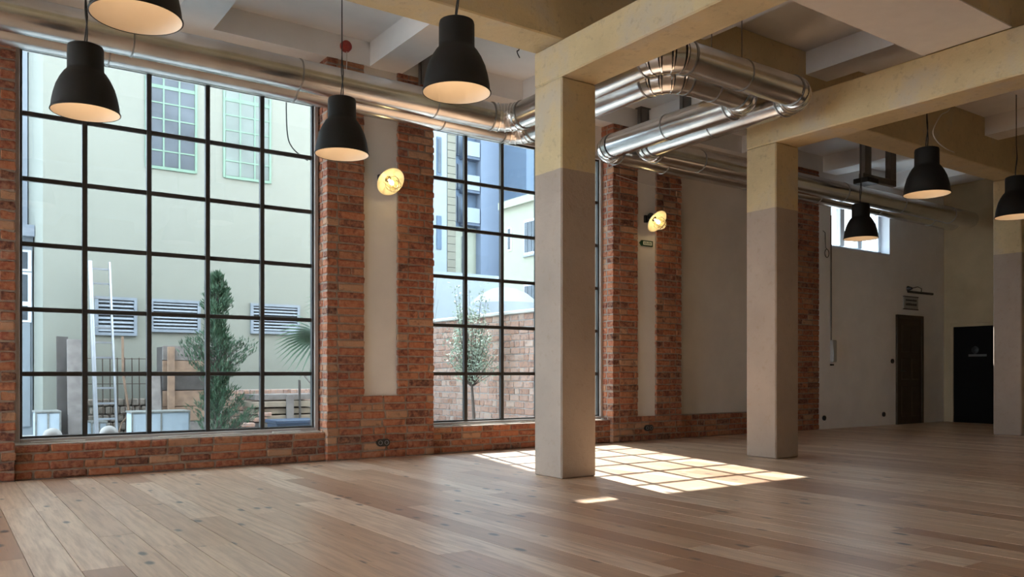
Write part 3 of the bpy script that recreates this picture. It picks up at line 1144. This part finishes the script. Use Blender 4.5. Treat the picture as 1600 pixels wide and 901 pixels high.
def louvre(xa, xb, za, zb, nslat):
    f = MB()
    t = 0.05
    f.box(xa, xa + t, YF - 0.05, YF + 0.02, za, zb)
    f.box(xb - t, xb, YF - 0.05, YF + 0.02, za, zb)
    f.box(xa + t, xb - t, YF - 0.05, YF + 0.02, za, za + t)
    f.box(xa + t, xb - t, YF - 0.05, YF + 0.02, zb - t, zb)
    fr = f.build('louvre_frame', 'louvre_grey', fb)
    MB().box(xa + t, xb - t, YF - 0.01, YF + 0.0, za + t, zb - t).build('louvre_back', 'louvre_dark', fr)
    h = (zb - za - 2 * t) / nslat
    for k in range(nslat):
        z = za + t + h * (k + 0.5)
        MB().bar((xa + t, YF - 0.03, z), (xb - t, YF - 0.03, z), 0.012, h * 0.55, up=(0, 0.5, 1)).build('slat', 'louvre_grey', fr)


louvre(2.226, 2.885, 1.65, 2.31, 8)
louvre(3.10, 3.95, 1.73, 2.31, 8)
louvre(4.863, 5.815, 1.75, 2.32, 8)

# pale building further left, with its glazed door bay and little roof
YB = 17.0
lb = thing('annex_building', (0.0, YB, GZ), 'pale bluish building with a glazed door bay behind the cream one', 'building')
MB().box(-1.2, 1.44, YB + 1.0, YB + 6, GZ, 12.5).build('tall_wall', 'facade_white', lb)
MB().box(-4, 1.44, YB, YB + 1.0, GZ, 3.35).build('door_bay', 'wall_pale', lb)
MB().box(-4, 1.45, YB - 0.25, YB + 1.0, 3.42, 3.62).build('roof_edge', 'roof_grey', lb)
MB().box(-4, 1.44, YB - 0.10, YB + 1.0, 3.35, 3.42).build('gutter', 'louvre_grey', lb)
for z0, z1 in ((2.86, 3.16), (2.28, 2.76), (1.95, 2.20)):
    w_ = MB().box(0.2, 1.42, YB - 0.03, YB, z0 - 0.04, z1 + 0.04).build('window', 'window_white', lb)
    MB().box(0.26, 1.36, YB - 0.036, YB - 0.028, z0, z1).build('pane', 'far_glass', w_)
MB().box(0.2, 1.40, YB - 0.03, YB, 0.05, 1.90).build('door', 'wall_pale', lb)
MB().bar((1.10, YB + 0.9, 3.6), (1.02, YB + 0.9, 5.6), 0.10, 0.10).build('flue', 'wall_pale', lb)
MB().box(0.9, 1.3, YB + 0.97, YB + 1.0, 5.05, 5.13).build('wall_mark', 'louvre_grey', lb)

# ladder
lad = thing('ladder', (2.25, 14.7, GZ), 'tall aluminium extension ladder leaning on the cream building', 'ladder')
for x in (2.09, 2.12, 2.40):
    MB().bar((x, 14.45, GZ), (x + 0.005, 15.2, 2.86), 0.028, 0.07, up=(0, -1, 0.2)).build('rail', 'aluminium', lad)
for k in range(12):
    t = (k + 0.5) / 12
    z = GZ + (2.86 - GZ) * t
    y = 14.45 + 0.75 * t
    MB().bar((2.10, y, z), (2.40, y, z), 0.03, 0.03).build('rung', 'aluminium', lad)

# leaning boards
for (xa, xb, zt, mat, lab, y) in ((1.63, 1.80, 1.60, 'timber_dark', 'dark weathered board leaning beside the pale annex door', 15.05),
                                 (1.76, 1.97, 1.55, 'timber_grey', 'wide pale grey board leaning in front of the dark one', 14.85)):
    p = thing('timber_board', ((xa + xb) / 2, y, GZ), lab, 'board', 'boards leaning on the cream wall')
    MB().bar(((xa + xb) / 2 - 0.03, y - 0.15, GZ), ((xa + xb) / 2, y + 0.25, zt), xb - xa, 0.045, up=(0, -1, 0.2)).build('plank', mat, p, bevel=0.004)
    MB().bar(((xa + xb) / 2 + 0.07, y - 0.115, GZ + 0.4), ((xa + xb) / 2 + 0.075, y - 0.09, GZ + 0.48), 0.02, 0.02).build('knot_plug', 'timber_dark', p)

# wire mesh panel
p = thing('mesh_panel', (2.5, 15.35, GZ), 'rusty reinforcing mesh panel standing behind the ladder', 'mesh panel')
for k in range(9):
    x = 2.10 + 0.115 * k
    MB().bar((x, 15.32, GZ), (x, 15.40, 1.27), 0.014, 0.014).build('vertical_wire', 'rust', p)
for z in (0.30, 0.82, 1.25):
    MB().bar((2.06, 15.34, z), (3.06, 15.34, z), 0.012, 0.012).build('horizontal_wire', 'rust', p)
# rubble wall strip behind the mesh
p = thing('rubble_wall', (2.6, 15.43, GZ), 'low rough rubble stone wall along the foot of the cream building', 'stone wall')
r = random.Random(5)
for k in range(9):
    for j in range(5):
        x = 2.10 + 0.115 * k + (0.05 if j % 2 else 0)
        MB().box(x, x + 0.108, 15.40 + r.uniform(-0.02, 0.02), 15.5, GZ + 0.135 * j, GZ + 0.135 * j + 0.125).build('stone', 'stone_rubble', p, bevel=0.02)
# garden fork
p = thing('garden_fork', (2.62, 14.9, GZ), 'long handled wooden fork propped beside the ladder', 'garden fork')
MB().tube([(2.59, 15.1, 1.62), (2.58, 15.0, 1.0), (2.66, 14.9, 0.32)], 0.02, 8).build('handle', 'timber_tan', p, smooth=True)
for q_ in (2.46, 2.60, 2.72, 2.86):
    MB().tube([(2.66, 14.9, 0.32), (q_ * 0.6 + 2.66 * 0.4, 14.88, 0.18), (q_, 14.86, GZ)], 0.011, 6).build('tine', 'timber_tan', p, smooth=True)

# big timber crate panel
p = thing('timber_crate', (3.5, 14.5, GZ), 'stack of broad brown formwork boards standing behind the conifer', 'crate')
MB().box(3.09, 4.0, 14.50, 14.9, GZ, 1.44).build('crate_body', 'timber_dark', p)
for z0, z1, m in ((1.22, 1.46, 'timber_grey'), (0.98, 1.21, 'timber_tan'), (0.72, 0.97, 'timber_dark'), (0.45, 0.71, 'timber_tan'), (0.20, 0.44, 'timber_tan'), (-0.08, 0.19, 'timber_grey')):
    MB().box(3.09, 4.0, 14.46, 14.50, z0, z1).build('crate_board', m, p, bevel=0.004)
MB().box(3.16, 3.27, 14.41, 14.46, GZ, 1.44).build('crate_batten', 'timber_tan', p, bevel=0.004)
q = MB().bar((2.98, 14.30, GZ), (3.0, 14.55, 1.0), 0.14, 0.03, up=(0, -1, 0.1)).build('timber_plank', 'timber_grey', bevel=0.004)
tag(q, 'narrow grey plank standing against the formwork boards', 'plank')

# white metal boxes
for (xa, xb, y, zt, lab) in ((2.45, 3.28, 13.5, 0.42, 'long white metal chest with rusty rim in front of the boards'),
                             (1.27, 1.60, 14.5, 0.42, 'small white metal cabinet beside the leaning boards'),
                             (2.08, 2.30, 14.78, 0.22, 'little pale box on the ground behind the ladder')):
    p = thing('metal_box', ((xa + xb) / 2, y, GZ), lab, 'box')
    MB().box(xa, xb, y, y + 0.45, GZ, zt - 0.03).build('box_body', 'white_metal', p, bevel=0.01)
    MB().box(xa - 0.015, xb + 0.015, y - 0.015, y + 0.465, zt - 0.03, zt).build('lid', 'rim_metal', p, bevel=0.006)
    for x in (xa, (xa + xb) / 2, xb):
        MB().box(x - 0.012, x + 0.012, y - 0.012, y, GZ, zt - 0.03).build('edge_strip', 'rim_metal', p)
# two pale round balls near the sill
for x, y, lab in ((1.06, 10.3, 'pale round ball outside, resting beside the window bottom corner'), (1.64, 10.4, 'pale pinkish round ball outside at the foot of the ladder')):
    p = thing('garden_ball', (x, y, GZ), lab, 'ball', 'pale garden balls')
    pr = [(max(0.001, 0.10 * math.cos(t)), 0.30 + 0.10 * math.sin(t)) for t in [-math.pi / 2 + math.pi * k / 14 for k in range(15)]]
    MB().lathe(pr, 24, Matrix.Translation((x, y, 0.0))).build('ball_body', 'ball_white', p, smooth=True)
    MB().lathe([(0.06, GZ), (0.06, 0.0), (0.035, 0.05), (0.035, 0.22)], 16, Matrix.Translation((x, y, 0.0))).build('pedestal', 'yard_concrete', p, smooth=True)

# pallets and old bricks along the wall at the window corner
p = thing('pallet_stack', (5.2, 14.6, GZ), 'stacked pallets and boards by the blue tub', 'pallets')
r = random.Random(8)
for k in range(6):
    z = GZ + 0.125 * k
    x0 = 4.55 + r.uniform(0, 0.15)
    MB().box(x0, 5.75 + r.uniform(-0.1, 0.2), 14.45 + r.uniform(-0.03, 0.03), 15.1, z, z + 0.10).build('pallet_board', r.choice(('timber_tan', 'timber_pale', 'timber_grey')), p, bevel=0.006)
for x in (5.17, 5.75):
    MB().box(x, x + 0.13, 14.38, 14.43, GZ, 0.62).build('pallet_post', 'timber_grey', p, bevel=0.004)
MB().bar((5.42, 14.38, GZ), (5.40, 14.38, 0.88), 0.035, 0.03).build('stake', 'timber_dark', p)
MB().bar((5.45, 14.4, 1.02), (5.62, 14.4, 0.82), 0.04, 0.02).build('stake', 'timber_grey', p)
q = thing('low_brick_wall', (5.2, 15.42, GZ), 'low brick plinth behind the stacked pallets', 'brick wall')
r = random.Random(9)
MB().box(4.3, 6.2, 15.36, 15.5, GZ, 0.70).build('mortar_core', 'yard_mortar', q)
for j in range(8):
    for x, l_ in course_row(4.3, 6.2, 0.25, j % 2 == 0, 0.012, r):
        put_brick(q, x, 15.34, GZ + 0.10 * j + 0.006, l_, 0.088, 0.06, 'x', 'yard_brick', r)
for j, (x, z) in enumerate(((4.44, 0.38), (4.50, 0.50), (4.42, 0.62), (4.58, 0.30), (4.62, 0.52))):
    o = tag(link('loose_brick', brick_mesh(0.22, 0.07, 0.12, 'yard_brick', j % 3)), ('lowest', 'second', 'middle', 'fourth', 'topmost')[j] + ' pale loose brick in the little pile by the pallets', 'brick', 'loose bricks by the pallets')
    o.location = (x - 0.2 + 0.06 * j, 14.2 + 0.03 * j, GZ + 0.0 + 0.085 * j)
p = thing('blue_tub', (4.95, 13.2, GZ), 'dark blue plastic tub at the window corner', 'tub')
t = MB()
t.box(4.55, 5.25, 13.1, 13.6, GZ, 0.20)
t.build('tub_body', 'tub_blue', p, bevel=0.02)
MB().box(4.52, 5.28, 13.07, 13.63, 0.18, 0.235).build('tub_rim', 'tub_blue', p, bevel=0.01)


# ------------------------------------------------------------------ plants
def leaf(mb, p, d, n, L, W):
    """one pointed leaf blade with a fold"""
    s = d.cross(n)
    if s.length < 1e-4:
        s = Vector((1, 0, 0))
    s.normalize()
    k = len(mb.v)
    m = p + d * (L * 0.45)
    mb.v += [tuple(p), tuple(m + s * W / 2 + n * W * 0.15), tuple(p + d * L), tuple(m - s * W / 2 + n * W * 0.15)]
    mb.f += [(k, k + 1, k + 2), (k, k + 2, k + 3)]


def rv(r):
    while True:
        v = Vector((r.uniform(-1, 1), r.uniform(-1, 1), r.uniform(-1, 1)))
        if 0.05 < v.length < 1:
            return v.normalized()


# conifer
r = random.Random(21)
p = thing('conifer', (3.57, 13.0, GZ), 'ragged green conifer standing outside the tall window', 'tree')
MB().tube([(3.57, 13.0, GZ), (3.58, 13.0, 1.0), (3.56, 13.0, 2.5)], [0.045, 0.03, 0.008], 8).build('trunk', 'bark', p, smooth=True)
fo, br = MB(), MB()
H = 2.62 - GZ
for i in range(430):
    t = r.random() ** 0.85
    z = GZ + 0.12 + t * (H - 0.25)
    rad = 0.40 * (1 - t) ** 0.55 * (0.75 + 0.25 * math.sin(t * 17)) + 0.05
    a = r.uniform(0, 2 * math.pi)
    out = Vector((math.cos(a), math.sin(a), 0))
    if 0.42 < t < 0.64 and out.x < -0.6:
        rad *= 1.75
    if 0.40 < t < 0.55 and out.x > 0.75:
        rad *= 1.65
    if t < 0.25 and out.x > 0.7:
        rad *= 1.5
    base = Vector((3.57, 13.0, z - rad * 0.35)) + out * 0.02
    tip = Vector((3.57, 13.0, z + rad * 0.35)) + out * rad * r.uniform(0.6, 1.1)
    br.tube([tuple(base), tuple(tip)], [0.006, 0.002], 4, caps=False)
    dr = (tip - base)
    for k in range(22):
        s = r.uniform(0.25, 1.05)
        q_ = base + dr * s + rv(r) * 0.035
        d = (dr.normalized() * 0.6 + Vector((0, 0, 0.7)) + rv(r) * 0.65).normalized()
        leaf(fo, q_, d, rv(r), r.uniform(0.05, 0.10), r.uniform(0.012, 0.024))
br.build('branches', 'bark', p)
fo.build('foliage', 'thuja_green', p)

# fan palm reaching in from behind the pier
p = thing('fan_palm', (5.0, 11.2, GZ), 'fan palm with drooping green fronds at the window edge', 'palm')
MB().tube([(5.0, 11.2, GZ), (5.02, 11.2, 0.8), (5.0, 11.2, 1.5)], [0.09, 0.075, 0.06], 10).build('trunk', 'bark', p, smooth=True)
r = random.Random(4)
for fi, (cx_, cy_, cz_, ang) in enumerate(((4.43, 11.0, 1.55, math.pi), (5.25, 10.9, 1.95, 0.3), (4.9, 11.6, 2.1, 1.9), (5.2, 11.5, 1.7, 0.9))):
    c = Vector((cx_, cy_, cz_))
    MB().tube([(5.0, 11.2, 1.45), tuple((c + Vector((5.0, 11.2, 1.55))) / 2 + Vector((0, 0, 0.06))), tuple(c)], [0.018, 0.012, 0.009], 6).build('frond_stalk', 'palm_green', p, smooth=True)
    m = MB()
    for k in range(17):
        w = -1.35 + 2.7 * k / 16
        d0 = Vector((math.cos(ang) * math.cos(w), math.sin(ang) * math.cos(w) * 0.8, math.sin(w) * 0.55 - 0.10)).normalized()
        L = 0.66 * (0.78 + 0.22 * math.cos(w))
        s = d0.cross(Vector((0, 0, 1))).normalized() * 0.015 + Vector((0, 0, 0.014))
        pts = [c + d0 * (L * q_) + Vector((0, 0, -0.26 * L * q_ ** 2.5)) for q_ in (0, 0.35, 0.7, 1.0)]
        n0 = len(m.v)
        for q_, wd in zip(pts, (0.5, 1.3, 0.8, 0.05)):
            m.v += [tuple(q_ + s * wd), tuple(q_ - s * wd)]
        for q_ in range(3):
            m.f.append((n0 + 2 * q_, n0 + 2 * q_ + 1, n0 + 2 * q_ + 3, n0 + 2 * q_ + 2))
    m.build('frond', 'palm_green', p)

# olive tree before the yard wall
p = thing('olive_tree', (7.82, 12.35, GZ), 'slender olive tree with silvery leaves before the yard wall', 'tree')
MB().tube([(7.86, 12.35, GZ), (7.83, 12.35, 0.4), (7.80, 12.35, 0.80)], [0.032, 0.028, 0.022], 8).build('trunk', 'bark', p, smooth=True)
r = random.Random(31)
fo, br = MB(), MB()
for i in range(60):
    a = r.uniform(0, 2 * math.pi)
    top = Vector((7.82 + 0.60 * math.cos(a) * r.uniform(0.3, 1), 12.35 + 0.45 * math.sin(a) * r.uniform(0.2, 1), r.uniform(1.0, 2.5)))
    if top.z > 1.9:
        top.x = 7.73 + (top.x - 7.73) * 0.7
    mid = Vector((7.80, 12.35, 0.78)).lerp(top, 0.5) + Vector((r.uniform(-.05, .05), r.uniform(-.05, .05), 0.0))
    br.tube([(7.80, 12.35, 0.76), tuple(mid), tuple(top)], [0.010, 0.006, 0.002], 5, caps=False)
    for k in range(44):
        s = r.uniform(0.30, 1.05)
        q_ = (mid.lerp(top, (s - 0.5) * 2) if s > 0.5 else Vector((7.80, 12.35, 0.78)).lerp(mid, s * 2)) + rv(r) * 0.07
        leaf(fo, q_, (rv(r) + Vector((0, 0, 0.3))).normalized(), rv(r), r.uniform(0.05, 0.085), r.uniform(0.018, 0.028))
br.build('branches', 'bark', p)
fo.build('foliage', 'olive_green', p)

# bare shrub beside the olive tree
p = thing('bare_shrub', (7.45, 13.6, GZ), 'bare thin twigged shrub beside the olive tree', 'shrub')
m = MB()
for i in range(16):
    a = r.uniform(0, 6.28)
    tx, ty = 7.45 + 0.35 * math.cos(a), 13.6 + 0.3 * math.sin(a)
    m.tube([(7.45, 13.6, GZ), (7.45 + (tx - 7.45) * 0.4, 13.6 + (ty - 13.6) * 0.4, 1.3), (tx, ty, r.uniform(2.2, 2.95))], [0.008, 0.005, 0.002], 4, caps=False)
m.build('twigs', 'bark', p)

# yard wall of large pale bricks with a coping
XB = 8.5
p = thing('yard_wall', (XB, 12.6, GZ), 'tall weathered pale brick wall bounding the yard', 'brick wall')
MB().box(XB + 0.012, XB + 0.30, 9.45, 15.4, GZ, 2.06).build('mortar_core', 'yard_mortar', p)
MB().box(XB - 0.05, XB + 0.36, 9.45, 15.4, 2.06, 2.12).build('coping', 'yard_concrete', p, bevel=0.01)
r = random.Random(77)
hh = 0.12
for j in range(18):
    for y, l_ in course_row(10.9, 15.4, 0.27, j % 2 == 0, 0.016, r):
        put_brick(p, XB, y, GZ + hh * j + 0.008, l_, hh - 0.016, 0.12, 'y', 'yard_brick', r)
# its return closing the yard
struct('yard_end_wall', MB().box(7.1, XB + 0.3, 15.4, 15.7, GZ, 1.5), 'wall_pale', 'pale low wall closing the gap at the end of the yard', 'wall')

# ------------------------------------------------------------------ far buildings seen through the second window
def slab_house(name, label, boxes, loc):
    p = thing(name, loc, label, 'building')
    for nm, mat, b in boxes:
        MB().box(*b).build(nm, mat, p)
    return p


slab_house('distant_house', 'pale far building with a narrow upright window beside tan tiles', [
    ('house_wall', 'wall_pale', (12, 17.71, 30, 36, GZ, 16)),
    ('window', 'wall_slate', (17.20, 17.42, 29.95, 30, 9.3, 10.9)),
    ('pane', 'far_glass', (17.24, 17.38, 29.92, 29.95, 9.4, 10.8)),
    ('window', 'wall_slate', (17.20, 17.42, 29.95, 30, 6.2, 7.6))], (15, 30, GZ))
p = slab_house('tiled_tower', 'tan tiled stair tower strip between the far buildings', [('tower_core', 'slate_line', (17.72, 18.12, 30.02, 36, 4.5, 16))], (17.9, 30, GZ))
z = 4.5
while z < 12.5:
    MB().box(17.72, 18.12, 29.96, 30.02, z, z + 0.31).build('tile', 'tile_tan', p)
    z += 0.33
p = slab_house('balcony_house', 'bluish far house with stacked balconies and glazing', [
    ('house_wall', 'wall_yellow', (18.12, 19.35, 30.3, 36, GZ, 7.3)),
    ('upper_wall', 'wall_slate', (18.12, 19.35, 30.3, 36, 7.3, 16))], (18.7, 30.3, GZ))
for z in (7.35, 8.75, 10.2, 11.6):
    MB().box(18.5, 19.3, 29.9, 30.3, z, z + 0.10).build('balcony_slab', 'slate_line', p)
    MB().box(18.52, 19.28, 29.88, 29.92, z + 0.12, z + 0.75).build('balcony_front', 'wall_pale', p)
    for xa in (18.16, 18.36):
        f_ = MB().box(xa, xa + 0.16, 30.2, 30.3, z + 0.15, z + 1.25).build('window', 'slate_line', p)
        MB().box(xa + 0.02, xa + 0.14, 30.17, 30.2, z + 0.2, z + 1.2).build('pane', 'far_glass', f_)
f_ = MB().box(18.62, 18.82, 30.2, 30.3, 5.3, 6.9).build('window', 'wall_pale', p)
MB().box(18.66, 18.78, 30.17, 30.2, 5.4, 6.8).build('pane', 'far_glass', f_)
slab_house('blue_house', 'plain blue grey blank gable wall in the distance', [('gable_wall', 'wall_blue', (19.35, 21.6, 29.9, 36, GZ, 16))], (20, 30, GZ))
p = slab_house('slate_house', 'dark slate blue house rising over the yellow one', [('house_wall', 'wall_slate', (20.4, 24.5, 28.0, 29.8, GZ, 15))], (21.5, 28, GZ))
f_ = MB().box(20.95, 21.6, 27.9, 28.0, 7.9, 9.9).build('window', 'wall_blue', p)
MB().box(21.05, 21.5, 27.86, 27.9, 8.0, 9.8).build('pane', 'pale_glass', f_)
q = MB().box(14, 18.9, 27.3, 27.8, GZ, 4.9).build('boundary_wall', 'canvas_white')
tag(q, 'white boundary wall standing before the far pale building', 'wall')
# yellow house along the lane: faces the yard side
p = thing('yellow_house', (16, 20, GZ), 'pale yellow house with white framed windows behind the white canopy', 'building')
MB().box(16, 19, 16.5, 23.3, GZ, 6.6).build('house_wall', 'wall_yellow', p)
MB().box(15.85, 19, 16.5, 23.4, 6.6, 6.85).build('cornice', 'wall_yellow', p)
for za, zb in ((4.9, 6.05), (2.9, 3.95)):
    f_ = MB().box(15.96, 16.0, 21.35, 22.05, za, zb).build('window', 'window_white', p)
    for k in range(3):
        MB().box(15.94, 15.962, 21.40 + 0.21 * k, 21.58 + 0.21 * k, za + 0.08, zb - 0.08).build('pane', 'far_glass', f_)
    MB().box(15.93, 16.0, 21.3, 22.1, za - 0.06, za).build('window_ledge', 'roof_grey', p)
    f_ = MB().box(15.96, 16.0, 22.8, 23.0, za + 0.25, zb - 0.1).build('window', 'window_white', p)
    MB().box(15.94, 15.962, 22.84, 22.96, za + 0.3, zb - 0.15).build('pane', 'far_glass', f_)
# white dome canopy
p = thing('dome_canopy', (13.9, 20.2, GZ), 'white domed canopy with pale blue valance beyond the yard wall', 'canopy')
Mx = Matrix.Translation((13.9, 20.2, 0))
MB().lathe([(0.001, 3.58), (0.35, 3.52), (0.70, 3.36), (0.95, 3.15), (1.02, 3.06)], 24, Mx).build('dome', 'canvas_white', p, smooth=True)
MB().lathe([(1.02, 3.06), (1.0, 2.72), (0.98, 2.72), (0.99, 3.05)], 24, Mx).build('valance', 'wall_pale', p, smooth=True)
MB().lathe([(0.92, 2.9), (0.92, GZ)], 24, Mx).build('drum', 'wall_yellow', p, smooth=True)
